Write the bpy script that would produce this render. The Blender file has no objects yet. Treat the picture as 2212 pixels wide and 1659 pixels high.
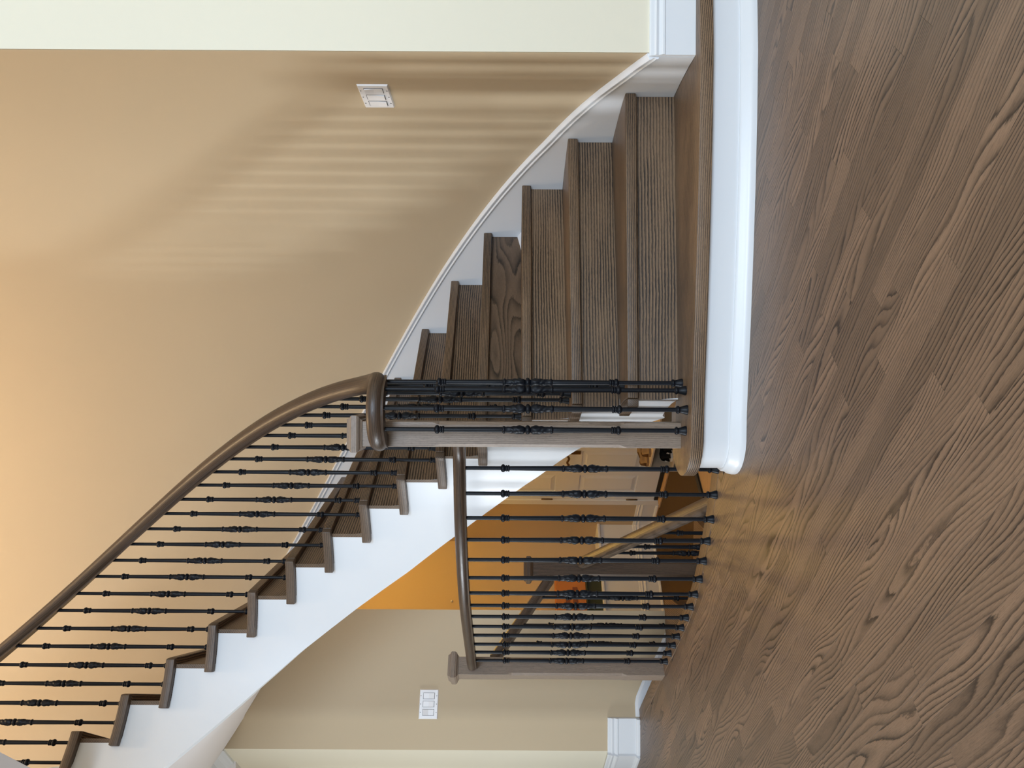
import bpy, bmesh, math, random
from mathutils import Vector, Matrix
random.seed(7)
R = math.radians
sc = bpy.context.scene
COL = sc.collection

# ---------------------------------------------------------------- camera, world, lights
EYE = .772
FPX = 1575.0
RHO = .006
cam_d = bpy.data.cameras.new('camera')
cam = bpy.data.objects.new('camera', cam_d)
COL.objects.link(cam)
cam_d.sensor_fit = 'HORIZONTAL'
cam_d.sensor_width = 36
cam_d.lens = 36 * FPX / 2212
cam_d.shift_x = -4.0 / 2212
cam_d.clip_start = .05
ax = Vector((RHO, 0, -1)).normalized()
ay = Vector((1, 0, RHO)).normalized()
az = ax.cross(ay).normalized()
M = Matrix((ax, ay, az)).transposed().to_4x4()
M.translation = (0, 0, EYE)
cam.matrix_world = M
sc.camera = cam

sc.view_settings.view_transform = 'Standard'
sc.view_settings.look = 'None'
sc.view_settings.gamma = 1
sc.view_settings.use_curve_mapping = False
sc.view_settings.exposure = 0.0
sc.cycles.use_denoising = True
sc.cycles.max_bounces = 8
sc.cycles.diffuse_bounces = 5

w = bpy.data.worlds.new('world')
sc.world = w
w.use_nodes = True
w.node_tree.nodes['Background'].inputs[0].default_value = (.75, .87, 1, 1)
w.node_tree.nodes['Background'].inputs[1].default_value = .6


def area(name, loc, to, sx, sy, power, color, spread=180):
    d = bpy.data.lights.new(name, 'AREA')
    d.shape = 'RECTANGLE'
    d.size = sx
    d.size_y = sy
    d.energy = power
    d.color = color
    d.spread = R(spread)
    o = bpy.data.objects.new(name, d)
    COL.objects.link(o)
    o.location = loc
    o.rotation_euler = (Vector(to) - Vector(loc)).to_track_quat('-Z', 'Y').to_euler()
    return o


def point(name, loc, power, color, rad):
    d = bpy.data.lights.new(name, 'POINT')
    d.energy = power
    d.color = color
    d.shadow_soft_size = rad
    o = bpy.data.objects.new(name, d)
    COL.objects.link(o)
    o.location = loc
    return o


area('front_window_light', (.7, -3.7, 2.75), (.2, 3, 1.2), 3.0, 2.0, 292, (.69, .84, 1.03))
area('patio_door_light', (-4.85, 2.5, .75), (1, 2.6, 1.1), .26, 1.3, 38, (.86, .93, 1), 100)
point('upper_ceiling_light', (-1.2, 2.9, 5.0), 80, (1, .70, .38), .12)
point('hall_ceiling_light', (-.78, 6.0, 2.32), 33, (1, .62, .16), .08)
point('hall_light', (-1.05, 4.9, 1.4), 10, (1, .62, .18), .05)
area('left_fill_light', (-3.1, -3.7, 1.6), (-1.9, 4.4, .9), .9, 2.0, 36, (.72, .86, 1.0))  # added fill, no window opening here; brightens the wall by the far newel
area('side_room_light', (-3.9, 4.0, 1.9), (-2.4, 5.0, 1.4), .6, .6, 3.5, (1, .80, .52))

# ---------------------------------------------------------------- materials
def newmat(name):
    m = bpy.data.materials.new(name)
    m.use_nodes = True
    nt = m.node_tree
    b = nt.nodes['Principled BSDF']
    return m, nt, b


def nd(nt, t, **kw):
    n = nt.nodes.new(t)
    for k, v in kw.items():
        setattr(n, k, v)
    return n


def mth(nt, op, a, b=None, c=None, clamp=False):
    n = nt.nodes.new('ShaderNodeMath')
    n.operation = op
    n.use_clamp = clamp
    for i, v in enumerate((a, b, c)):
        if v is None:
            continue
        if isinstance(v, (int, float)):
            n.inputs[i].default_value = v
        else:
            nt.links.new(v, n.inputs[i])
    return n.outputs[0]


def mixc(nt, f, a, b, mode='MIX'):
    n = nt.nodes.new('ShaderNodeMix')
    n.data_type = 'RGBA'
    n.blend_type = mode
    for s, v in ((n.inputs['Factor'], f), (n.inputs[6], a), (n.inputs[7], b)):
        if isinstance(v, (int, float)):
            s.default_value = v
        elif isinstance(v, tuple):
            s.default_value = v
        else:
            nt.links.new(v, s)
    return n.outputs[2]


def c4(c):
    return (c[0], c[1], c[2], 1)


def paint(name, col, rough=.6, bump=.15, scale=220, spec=.4):
    m, nt, b = newmat(name)
    tc = nd(nt, 'ShaderNodeTexCoord')
    n1 = nd(nt, 'ShaderNodeTexNoise')
    n1.inputs['Scale'].default_value = 1.3
    n1.inputs['Detail'].default_value = 3
    nt.links.new(tc.outputs['Object'], n1.inputs['Vector'])
    c = mixc(nt, n1.outputs[0], c4([x * .97 for x in col]), c4([min(1, x * 1.03) for x in col]))
    nt.links.new(c, b.inputs['Base Color'])
    b.inputs['Roughness'].default_value = rough
    b.inputs['Specular IOR Level'].default_value = spec
    n2 = nd(nt, 'ShaderNodeTexNoise')
    n2.inputs['Scale'].default_value = scale
    n2.inputs['Detail'].default_value = 2
    nt.links.new(tc.outputs['Object'], n2.inputs['Vector'])
    bp = nd(nt, 'ShaderNodeBump')
    bp.inputs['Strength'].default_value = bump
    bp.inputs['Distance'].default_value = .0006
    nt.links.new(n2.outputs[0], bp.inputs['Height'])
    nt.links.new(bp.outputs[0], b.inputs['Normal'])
    return m


def oak(name, base, light, dark, freq, amp, warp, rough=.38, line=.75, patch=0.0, along=1.5, fade=2.2):
    """grain from the 'wv' attribute: x along the grain, y across, z through"""
    m, nt, b = newmat(name)
    at = nd(nt, 'ShaderNodeAttribute', attribute_name='wv')
    vec = at.outputs['Vector']
    sep = nd(nt, 'ShaderNodeSeparateXYZ')
    nt.links.new(vec, sep.inputs[0])

    def nz(sx, sy, sz, detail, rgh=.5, dist=0.0):
        mp = nd(nt, 'ShaderNodeVectorMath', operation='MULTIPLY')
        nt.links.new(vec, mp.inputs[0])
        mp.inputs[1].default_value = (sx, sy, sz)
        n = nd(nt, 'ShaderNodeTexNoise')
        n.inputs['Scale'].default_value = 1
        n.inputs['Detail'].default_value = detail
        n.inputs['Roughness'].default_value = rgh
        n.inputs['Distortion'].default_value = dist
        nt.links.new(mp.outputs[0], n.inputs['Vector'])
        return n.outputs[0]
    big = nz(along, warp, warp, 1.0, .4)
    wob = nz(9, 30, 30, 2, .5)
    ragged = nz(55, 260, 260, 2, .6)
    per = nz(.0137, .0137, .0137, 0)            # differs from piece to piece
    f = mth(nt, 'MULTIPLY', sep.outputs[1], freq)
    f = mth(nt, 'ADD', f, mth(nt, 'MULTIPLY', sep.outputs[2], 150.0))
    f = mth(nt, 'ADD', f, mth(nt, 'MULTIPLY', big, amp))
    f = mth(nt, 'ADD', f, mth(nt, 'MULTIPLY', wob, .55))
    f = mth(nt, 'ADD', f, mth(nt, 'MULTIPLY', ragged, .35))
    fr = mth(nt, 'FRACT', f)
    # sharp line at 0, fading out like early wood pores
    ln = mth(nt, 'POWER', mth(nt, 'SUBTRACT', 1, fr), fade)
    edge = mth(nt, 'MULTIPLY', fr, 9, clamp=True)
    ln = mth(nt, 'MULTIPLY', ln, edge)
    vary = nz(2.2, 9, 9, 2, .6)
    vr = nd(nt, 'ShaderNodeMapRange')
    vr.inputs[1].default_value = .35
    vr.inputs[2].default_value = .62
    vr.inputs[3].default_value = .5
    vr.inputs[4].default_value = 1.0
    nt.links.new(vary, vr.inputs[0])
    ln = mth(nt, 'MULTIPLY', ln, vr.outputs[0])
    ln = mth(nt, 'MULTIPLY', ln, line * 1.6, clamp=True)
    fib = nz(22, 900, 900, 3, .7)
    fr2 = nd(nt, 'ShaderNodeMapRange')
    fr2.inputs[1].default_value = .3
    fr2.inputs[2].default_value = .7
    nt.links.new(fib, fr2.inputs[0])
    c = mixc(nt, fr2.outputs[0], c4(base), c4(light))
    pr = nd(nt, 'ShaderNodeMapRange')
    pr.inputs[1].default_value = .3
    pr.inputs[2].default_value = .7
    pr.inputs[3].default_value = 1 - patch
    pr.inputs[4].default_value = 1 + patch
    nt.links.new(per, pr.inputs[0])
    hs = nd(nt, 'ShaderNodeHueSaturation')
    nt.links.new(c, hs.inputs['Color'])
    nt.links.new(pr.outputs[0], hs.inputs['Value'])
    c = mixc(nt, ln, hs.outputs[0], c4(dark))
    pore = nz(70, 1400, 1400, 1, .5)
    pm = nd(nt, 'ShaderNodeMapRange')
    pm.inputs[1].default_value = .60
    pm.inputs[2].default_value = .72
    nt.links.new(pore, pm.inputs[0])
    c = mixc(nt, mth(nt, 'MULTIPLY', pm.outputs[0], .55), c, c4(dark))
    nt.links.new(c, b.inputs['Base Color'])
    b.inputs['Roughness'].default_value = rough
    b.inputs['Specular IOR Level'].default_value = .5
    bp = nd(nt, 'ShaderNodeBump')
    bp.inputs['Strength'].default_value = .35
    bp.inputs['Distance'].default_value = .0006
    bp.invert = True
    nt.links.new(mth(nt, 'ADD', ln, mth(nt, 'MULTIPLY', pm.outputs[0], .5)), bp.inputs['Height'])
    nt.links.new(bp.outputs[0], b.inputs['Normal'])
    return m


M_TAN = paint('tan_wall_paint', (.55, .435, .285), .65)
M_CREAM = paint('cream_wall_paint', (.79, .735, .585), .6)
M_WHITE = paint('white_trim_paint', (.76, .78, .80), .32, .08, 90, .5)
M_CEIL = paint('ceiling_paint', (.80, .76, .74), .8)
M_FLOOR = oak('floor_oak', (.150, .094, .060), (.232, .156, .104), (.030, .019, .013), 82, 14.0, 8.5, .43, 1.0, .22, 1.9, 2.8)
M_STEP = oak('stair_oak', (.170, .104, .056), (.280, .180, .104), (.020, .012, .008), 88, 2.2, 5.0, .42, 1.15, .15, 1.5, 1.5)
M_NOSE = oak('nosing_oak', (.105, .070, .045), (.165, .112, .074), (.022, .014, .010), 120, 3.0, 8.0, .45, .8, .15)
M_CATH = oak('cathedral_oak', (.110, .066, .038), (.180, .115, .070), (.024, .015, .009), 22, 12.0, 7.0, .40, .9, .05)
M_RAIL = oak('rail_oak', (.044, .026, .016), (.092, .056, .035), (.014, .009, .006), 140, 3.0, 9.0, .36, .8, .05)
M_POST = oak('post_oak', (.195, .140, .100), (.340, .260, .195), (.055, .038, .030), 150, 2.0, 8.0, .45, .45, .05)
M_LIGHTWOOD = oak('pale_oak', (.45, .29, .15), (.52, .35, .19), (.30, .18, .09), 40, 6, 8, .5, .3, .05)


def simple(name, col, rough=.5, metal=0.0, spec=.5, nscale=60, var=.08, bump=0.0):
    m, nt, b = newmat(name)
    tc = nd(nt, 'ShaderNodeTexCoord')
    n1 = nd(nt, 'ShaderNodeTexNoise')
    n1.inputs['Scale'].default_value = nscale
    n1.inputs['Detail'].default_value = 4
    nt.links.new(tc.outputs['Object'], n1.inputs['Vector'])
    c = mixc(nt, n1.outputs[0], c4([x * (1 - var) for x in col]), c4([min(1, x * (1 + var)) for x in col]))
    nt.links.new(c, b.inputs['Base Color'])
    b.inputs['Roughness'].default_value = rough
    b.inputs['Metallic'].default_value = metal
    b.inputs['Specular IOR Level'].default_value = spec
    if bump:
        bp = nd(nt, 'ShaderNodeBump')
        bp.inputs['Strength'].default_value = bump
        bp.inputs['Distance'].default_value = .003
        nt.links.new(n1.outputs[0], bp.inputs['Height'])
        nt.links.new(bp.outputs[0], b.inputs['Normal'])
    return m


M_IRON = simple('black_iron', (.005, .0065, .010), .42, 0, .22, 300, .3, .05)
M_SUB = simple('subfloor', (.03, .022, .016), .9)
M_CARPET = simple('brown_carpet', (.085, .055, .030), .95, 0, .1, 400, .4, .3)
M_BLACK = simple('black_rubber', (.012, .011, .010), .6)
M_PLATE = simple('switch_plastic', (.84, .82, .81), .3, 0, .5, 10, .01)
M_DARK = simple('dark_gap', (.05, .045, .04), .8)
M_BRASS = simple('aged_brass', (.20, .12, .05), .35, 1.0)
M_CARD = simple('orange_carton', (.52, .20, .06), .7, 0, .3, 20, .1)
M_CARDD = simple('carton_print', (.22, .07, .03), .7)
M_GREEN = simple('dark_green_carton', (.030, .040, .022), .7)
M_SUEDE = simple('tan_suede', (.58, .40, .20), .85, 0, .2, 200, .1)
M_LINING = simple('brown_lining', (.28, .17, .08), .9)
M_SHOE = simple('black_shoe_mesh', (.018, .016, .015), .7)
M_SOLE = simple('white_sole', (.70, .66, .58), .6)
M_WOODPALE = simple('pale_shelf', (.60, .50, .36), .6)

# ---------------------------------------------------------------- object helpers
def empty(name, loc=(0, 0, 0), label=None, cat=None, group=None, kind=None):
    o = bpy.data.objects.new(name, None)
    COL.objects.link(o)
    o.location = loc
    o.empty_display_size = .1
    tag(o, label, cat, group, kind)
    return o


def tag(o, label=None, cat=None, group=None, kind=None):
    if label:
        o['label'] = label
    if cat:
        o['category'] = cat
    if group:
        o['group'] = group
    if kind:
        o['kind'] = kind
    return o


def setwv(me, fn):
    a = me.attributes.new('wv', 'FLOAT_VECTOR', 'POINT')
    buf = []
    for v in me.vertices:
        buf.extend(fn(v.co))
    a.data.foreach_set('vector', buf)


def grain(o, d, up=(0, 0, 1), off=None):
    """attribute function: o origin, d grain direction, up = through direction"""
    o = Vector(o)
    d = Vector(d).normalized()
    u = Vector(up)
    s = u.cross(d).normalized()
    u = d.cross(s).normalized()
    off = off or (random.uniform(0, 90), random.uniform(0, 90), random.uniform(0, 90))

    def fn(p):
        q = p - o
        return (q.dot(d) + off[0], q.dot(s) + off[1], q.dot(u) + off[2])
    return fn


def link(name, me, parent=None, loc=None):
    o = bpy.data.objects.new(name, me)
    COL.objects.link(o)
    if parent is not None:
        o.parent = parent
        if loc is None:
            l = parent.get('_w')
            off = Vector(l) if l is not None else world_of(parent)
            o.location = -off
        else:
            o.location = loc
    elif loc is not None:
        o.location = loc
    return o


def world_of(o):
    v = Vector((0, 0, 0))
    while o is not None:
        v += o.location
        o = o.parent
    return v


def mesh(name, verts, faces, mat, parent=None, smooth=False, wv=None, bevel=0, seg=2, angle=35, mats=None, fm=None):
    """vertices in world coordinates"""
    bm = bmesh.new()
    vs = [bm.verts.new(v) for v in verts]
    for i, f in enumerate(faces):
        try:
            fc = bm.faces.new([vs[k] for k in f])
            if fm:
                fc.material_index = fm[i]
        except ValueError:
            pass
    return finish(name, bm, mat, parent, smooth, wv, bevel, seg, angle, mats)


def finish(name, bm, mat, parent=None, smooth=False, wv=None, bevel=0, seg=2, angle=35, mats=None):
    bmesh.ops.recalc_face_normals(bm, faces=bm.faces)
    if bevel:
        es = [e for e in bm.edges if len(e.link_faces) == 2 and e.calc_face_angle(0) > R(angle)]
        bmesh.ops.bevel(bm, geom=es, offset=bevel, segments=seg, profile=.5, affect='EDGES', clamp_overlap=True)
    me = bpy.data.meshes.new(name)
    bm.to_mesh(me)
    bm.free()
    me.materials.append(mat)
    for m in (mats or []):
        me.materials.append(m)
    if smooth:
        me.shade_smooth()
        if smooth != 'all':
            me.set_sharp_from_angle(angle=R(40))
    if wv:
        setwv(me, wv)
    return link(name, me, parent)


def prism(outline, z0, z1):
    n = len(outline)
    z0f = z0 if callable(z0) else (lambda p: z0)
    z1f = z1 if callable(z1) else (lambda p: z1)
    v = [(p[0], p[1], z0f(p)) for p in outline] + [(p[0], p[1], z1f(p)) for p in outline]
    f = [tuple(range(n))[::-1], tuple(range(n, 2 * n))]
    for i in range(n):
        j = (i + 1) % n
        f.append((i, j, n + j, n + i))
    return v, f


def obox(c, e, s, z0, z1):
    """box footprint: centre c, x-direction e, size s=(along, across)"""
    e = Vector((e[0], e[1], 0)).normalized()
    n = Vector((-e.y, e.x, 0))
    c = Vector((c[0], c[1], 0))
    o = [c + e * a * s[0] / 2 + n * b * s[1] / 2 for a, b in ((-1, -1), (1, -1), (1, 1), (-1, 1))]
    return prism([(p.x, p.y) for p in o], z0, z1)


def join(parts):
    V, F = [], []
    for v, f in parts:
        k = len(V)
        V += list(v)
        F += [tuple(i + k for i in q) for q in f]
    return V, F


RS_ = 1.0


def lathe_bm(bm, prof, n=16, mod=None, M=None):
    """prof = [(r, z)], mod(phi, z) multiplies r"""
    rings = []
    for r, z in prof:
        ring = []
        for i in range(n):
            a = 2 * math.pi * i / n
            k = r * (mod(a, z) if mod else 1) * RS_
            p = Vector((k * math.cos(a), k * math.sin(a), z))
            ring.append(bm.verts.new(M @ p if M else p))
        rings.append(ring)
    for a, b in zip(rings, rings[1:]):
        for i in range(n):
            j = (i + 1) % n
            bm.faces.new((a[i], a[j], b[j], b[i]))
    bm.faces.new(rings[0][::-1])
    bm.faces.new(rings[-1])


def sweep(name, path, prof, mat, parent, closed_ends=True, upv=None, wood=True, lat=None):
    """sweep profile [(side, up)] along a path of points"""
    P = [Vector(p) for p in path]
    n = len(P)
    m = len(prof)
    bm = bmesh.new()
    rings = []
    L = 0
    wvs = []
    off = (random.uniform(0, 90), random.uniform(0, 90), random.uniform(0, 90))
    for i, p in enumerate(P):
        if i:
            L += (P[i] - P[i - 1]).length
        t = (P[min(i + 1, n - 1)] - P[max(i - 1, 0)]).normalized()
        s = Vector((t.y, -t.x, 0))
        s = s.normalized() if s.length > 1e-6 else Vector((1, 0, 0))
        u = s.cross(t).normalized()
        if u.z < 0:
            u = -u
        if upv == 'z':
            u = Vector((0, 0, 1))
        ring = []
        for a, b in prof:
            ring.append(bm.verts.new(p + s * a + u * b))
            wvs.append((L + off[0], a + off[1], b + off[2]))
        rings.append(ring)
    for a, b in zip(rings, rings[1:]):
        for i in range(m):
            j = (i + 1) % m
            bm.faces.new((a[i], a[j], b[j], b[i]))
    bm.faces.new(rings[0][::-1])
    bm.faces.new(rings[-1])
    bmesh.ops.recalc_face_normals(bm, faces=bm.faces)
    me = bpy.data.meshes.new(name)
    bm.to_mesh(me)
    bm.free()
    me.materials.append(mat)
    me.shade_smooth()
    me.set_sharp_from_angle(angle=R(38))
    if wood:
        a = me.attributes.new('wv', 'FLOAT_VECTOR', 'POINT')
        buf = []
        for q in wvs:
            buf.extend(q)
        a.data.foreach_set('vector', buf)
    return link(name, me, parent)


def spline(pts, n):
    """Catmull-Rom through pts"""
    P = [Vector(p) for p in pts]
    P = [P[0] * 2 - P[1]] + P + [P[-1] * 2 - P[-2]]
    out = []
    for i in range(1, len(P) - 2):
        for k in range(n):
            t = k / n
            a, b, c, d = P[i - 1:i + 3]
            out.append(.5 * ((2 * b) + (c - a) * t + (2 * a - 5 * b + 4 * c - d) * t * t + (3 * b - a - 3 * c + d) * t ** 3))
    out.append(P[-2])
    return out


# ---------------------------------------------------------------- stair geometry
CX, CY = -1.058, 2.487
RISE = .185
STEP = 9.04
RI, RS, RB, RO, RW = .983, 1.012, 1.065, 2.136, 2.15


def th(k):
    return 14.03 + STEP * (k - 3)


def nose(a):
    return (a - 14.03) / STEP * RISE + 3 * RISE


def pol(r, a, z=None):
    x, y = CX + r * math.cos(R(a)), CY + r * math.sin(R(a))
    return (x, y) if z is None else (x, y, z)


def interp(x, T):
    if x <= T[0][0]:
        return T[0][1]
    for (a, b), (c, d) in zip(T, T[1:]):
        if x <= c:
            return b + (d - b) * (x - a) / (c - a)
    return T[-1][1]


SB = [(22.8, .153), (26.3, .218), (39, .483), (50, .650), (60, .835), (69.2, 1.017), (81, 1.268), (91.6, 1.524), (102.7, 1.776), (112, 1.962), (131, 2.325), (145, 2.60)]


def sbot(a):
    return interp(a, SB)


def sout(a):
    return min(nose(a) - interp(a, [(100, .19), (107, .215), (112, .255), (121, .266)]), 2.62)


def frange(a, b, n):
    return [a + (b - a) * i / n for i in range(n + 1)]


CEIL1, CEIL2, HALLZ = 2.62, 5.4, -.555

# ---------------------------------------------------------------- setting: floor
E2 = [(.3, 2.75), (-.2, 2.785), (-.333, 2.817), (-.44, 2.862), (-.565, 2.928), (-.70, 3.005), (-.82, 3.085), (-.937, 3.185), (-1.055, 3.315), (-1.16, 3.44), (-1.27, 3.575), (-1.37, 3.70), (-1.46, 3.80), (-2.055, 4.50)]
room = [(-5, -4), (3, -4), (3, 2.6), (.3, 2.6)]
back = [(-2.055, 4.50), (-2.20, 4.47), (-4.1, 6.3), (-5, 6.3)]
sub_outline = room + E2[:-1] + back
v, f = prism(sub_outline, -.30, -.019)
floor = mesh('floor', v, f, M_SUB)
tag(floor, kind='structure')


def inpoly(x, y, P):
    c = False
    j = len(P) - 1
    for i in range(len(P)):
        if (P[i][1] > y) != (P[j][1] > y) and x < (P[j][0] - P[i][0]) * (y - P[i][1]) / (P[j][1] - P[i][1]) + P[i][0]:
            c = not c
        j = i
    return c


def step1_front(x):
    return interp(x, [(-.30, 2.60), (-.24, 2.48), (-.11, 2.42), (.0, 2.40), (.64, 2.355), (1.07, 2.335), (1.3, 2.34), (1.5, 2.45)])


def floor_ok(x, y):
    if not inpoly(x, y, sub_outline):
        return False
    if -.27 < x < 1.45 and y > step1_front(x) + .05:
        return False
    if x >= 1.3 and y > 2.40:
        return False
    for a, b in zip(E2, E2[1:]):        # keep clear of the nosing border
        d = Vector((b[0] - a[0], b[1] - a[1]))
        q = Vector((x - a[0], y - a[1]))
        t = max(0, min(1, q.dot(d) / d.dot(d)))
        if (q - d * t).length < .055:
            return False
    return True


U_, V_ = Vector((.70711, -.70711, 0)), Vector((.70711, .70711, 0))
WID = .0572
cand = []
row = 0
for iv in range(-95, 105):
    vv = iv * WID
    x = -8.0 + random.uniform(0, .9)
    while x < 7.0:
        ln = random.choice((.35, .5, .65, .8, 1.0, 1.2)) * random.uniform(.85, 1.15)
        s, e = x, x + ln
        x = e
        # split into the stretch that lies on the floor
        k = 24
        st = None
        runs = []
        for i in range(k + 1):
            q = s + ln * i / k
            p = U_ * q + V_ * (vv + WID / 2)
            if floor_ok(p.x, p.y):
                if st is None:
                    st = q
                en = q
            elif st is not None:
                runs.append((st, en))
                st = None
        if st is not None:
            runs.append((st, en))
        for a, b in runs:
            if b - a > .03:
                cand.append((a, b, vv))


def px(p):
    if p[1] < .2:
        return None
    u = FPX * p[0] / p[1]
    vv = -FPX * (p[2] - EYE) / p[1]
    return (1110 + vv + RHO * u, 829.5 - u + RHO * vv)


vis, far = [], []
for a, b, vv in cand:
    size = 0
    for t in (0, .25, .5, .75, 1):
        p = U_ * (a + (b - a) * t) + V_ * (vv + WID / 2)
        q = px((p.x, p.y, 0))
        if q and -60 < q[0] < 2290 and -90 < q[1] < 1749:
            size = max(size, 1 / p.y)
    (vis if size else far).append((size, a, b, vv))
vis.sort(reverse=True)
far += vis[298:]
vis = vis[:298]


def plank_geo(a, b, vv, z0=-.019):
    g, c = .0002, .00012
    dz = random.uniform(-.0001, .0001)
    a, b, s, e = a + g, b - g, vv + g, vv + WID - g
    pts = []
    for (x0, x1, y0, y1, z) in ((a, b, s, e, z0), (a, b, s, e, -c + dz), (a + c, b - c, s + c, e - c, dz)):
        for q, r in ((x0, y0), (x1, y0), (x1, y1), (x0, y1)):
            pts.append(U_ * q + V_ * r + Vector((0, 0, z)))
    F = [(8, 9, 10, 11)]
    for k in (0, 4):
        for i in range(4):
            j = (i + 1) % 4
            F.append((k + i, k + j, k + 4 + j, k + 4 + i))
    return pts, F


for sz, a, b, vv in vis:
    pts, F = plank_geo(a, b, vv)
    c = U_ * ((a + b) / 2) + V_ * (vv + WID / 2)
    me = bpy.data.meshes.new('plank')
    me.from_pydata([p - c for p in pts], [], F)
    me.materials.append(M_FLOOR)
    setwv(me, grain((0, 0, 0), U_))
    o = bpy.data.objects.new('plank', me)
    COL.objects.link(o)
    o.parent = floor
    o.location = c
V, F, W = [], [], []
for sz, a, b, vv in far:
    pts, ff = plank_geo(a, b, vv)
    fn = grain((0, 0, 0), U_)
    k = len(V)
    V += pts
    W += [fn(p) for p in pts]
    F += [tuple(i + k for i in q) for q in ff]
me = bpy.data.meshes.new('distant_planks')
me.from_pydata(V, [], F)
me.materials.append(M_FLOOR)
a_ = me.attributes.new('wv', 'FLOAT_VECTOR', 'POINT')
buf = []
for q in W:
    buf.extend(q)
a_.data.foreach_set('vector', buf)
o = link('distant_planks', me, floor)
o['kind'] = 'stuff'

# curved nosing border round the stair well
edge = spline([(p[0], p[1], 0) for p in E2[1:]], 5)
sweep('floor_nosing', [Vector((p.x, p.y, 0)) for p in edge],
      [(.020, -.018), (.022, -.010), (.020, -.003), (.014, .0008), (-.068, .0012), (-.070, -.001), (-.070, -.018)], M_FLOOR, floor, upv='z')

# ---------------------------------------------------------------- setting: walls
def arcwall(name, segs, r0, r1, zt, mat):
    """segs: list of (angle, bottom z); vertical strips between neighbours"""
    bm = bmesh.new()
    for (a, za), (b, zb) in zip(segs, segs[1:]):
        if abs(b - a) < 1e-6:
            continue
        c = [pol(r, x) for r in (r0, r1) for x in (a, b)]
        z = (za, zb, za, zb)
        lo = [bm.verts.new((p[0], p[1], q)) for p, q in zip(c, z)]
        hi = [bm.verts.new((p[0], p[1], zt)) for p in c]
        for q in ((lo[0], lo[1], hi[1], hi[0]), (lo[3], lo[2], hi[2], hi[3]), (lo[0], lo[2], lo[3], lo[1]), (hi[0], hi[1], hi[3], hi[2])):
            bm.faces.new(q)
        if (a, za) == segs[0]:
            bm.faces.new((lo[0], hi[0], hi[2], lo[2]))
        if (b, zb) == segs[-1]:
            bm.faces.new((lo[1], lo[3], hi[3], hi[1]))
        if za != zb or True:
            pass
    bmesh.ops.remove_doubles(bm, verts=bm.verts, dist=.0005)
    return finish(name, bm, mat, smooth=True)


segs = [(a, 0.0 if a < 24 else sout(a) + .01) for a in frange(-2.3, 99.9, 52)]
o = arcwall('wall_curved', segs, RW, RW + .12, CEIL2, M_TAN)
tag(o, kind='structure')
wb = [pol(RW, a) for a in frange(99.9, 116.2, 12)] + [(-2.045, 4.4155), (-2.09, 4.413), (-2.15, 4.408), (-2.214, 4.405), (-2.214, 4.53)] + [pol(RW + .12, a) for a in frange(115.4, 103.5, 8)]
v, f = prism(wb, HALLZ, CEIL1 + .01)
tag(mesh('wall_back', v, f, M_TAN, smooth=True), kind='structure')
o = arcwall('wall_upper', [(a, CEIL1) for a in frange(99.9, 165, 34)], RW, RW + .12, CEIL2, M_TAN)
tag(o, kind='structure')

v, f = prism([(1.091, 2.395), (3.1, 2.395), (3.1, 2.62), (1.20, 2.62)], 0, CEIL2)
tag(mesh('wall_right', v, f, M_CREAM), kind='structure')
v, f = prism([(3.0, -4), (3.12, -4), (3.12, 2.39), (3.0, 2.39)], 0, CEIL2)
tag(mesh('wall_far_right', v, f, M_CREAM), kind='structure')
# wall with the tall windows, behind the camera
v, f = join([obox((-1, -4.06), (1, 0), (8.2, .12), 0, .5), obox((-1, -4.06), (1, 0), (8.2, .12), 5.0, CEIL2),
             obox((-3.6, -4.06), (1, 0), (3.0, .12), .5, 5.0), obox((2.6, -4.06), (1, 0), (1.2, .12), .5, 5.0)])
tag(mesh('wall_front', v, f, M_CREAM), kind='structure')
# left wall with a glazed garden door opening
v, f = join([obox((-5.06, -.9), (0, 1), (6.2, .12), 0, CEIL2), obox((-5.06, 4.75), (0, 1), (3.4, .12), 0, CEIL2),
             obox((-5.06, 2.65), (0, 1), (.9, .12), 2.1, CEIL2)])
tag(mesh('wall_left', v, f, M_CREAM), kind='structure')
# short return beside the basement stair, then the wall running into the side room
S0, S1 = Vector((-2.014, 4.413, 0)), Vector((-2.214, 4.405, 0))
S2 = Vector((-4.1, 6.31, 0))
v, f = prism([(-2.2145, 4.406), S2[:2], (-4.0, 6.42), (-2.13, 4.53)], 0, CEIL1)
tag(mesh('wall_side_room', v, f, M_CREAM), kind='structure')
v, f = prism([(-5, 6.3), (-4.0, 6.3), (-4.0, 6.42), (-5, 6.42)], 0, CEIL1)
tag(mesh('wall_far_left', v, f, M_CREAM), kind='structure')

# lower ceiling with the straight edge of the upper landing
slab = [(-1.02, 2.265), (-1.27, 2.552), (-1.57, 2.898), (-1.80, 3.165)] + [pol(RS + .03, a) for a in (143, 145)] + \
       [pol(2.15, 145), (-2.82, 3.74), (-2.30, 4.34), (-2.2, 4.40), (-4.1, 6.3), (-5, 6.3), (-5, .9), (-1.02, .9)]
v, f = prism(slab, CEIL1, CEIL1 + .33)
tag(mesh('ceiling_lower', v, f, M_CEIL), kind='structure')
v, f = prism([pol(2.15, 145), pol(2.15, 138), pol(2.15, 130), pol(2.15, 124), pol(2.15, 118), (-2.02, 4.40), (-2.2, 4.40), (-2.35, 4.28)], CEIL1, CEIL1 + .05)
tag(mesh('ceiling_infill', v, f, M_CEIL), kind='structure')
v, f = prism([(-5.1, -4.1), (3.1, -4.1), (3.1, 6.4), (-5.1, 6.4)], CEIL2, CEIL2 + .1)
tag(mesh('ceiling', v, f, M_CEIL), kind='structure')


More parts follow.
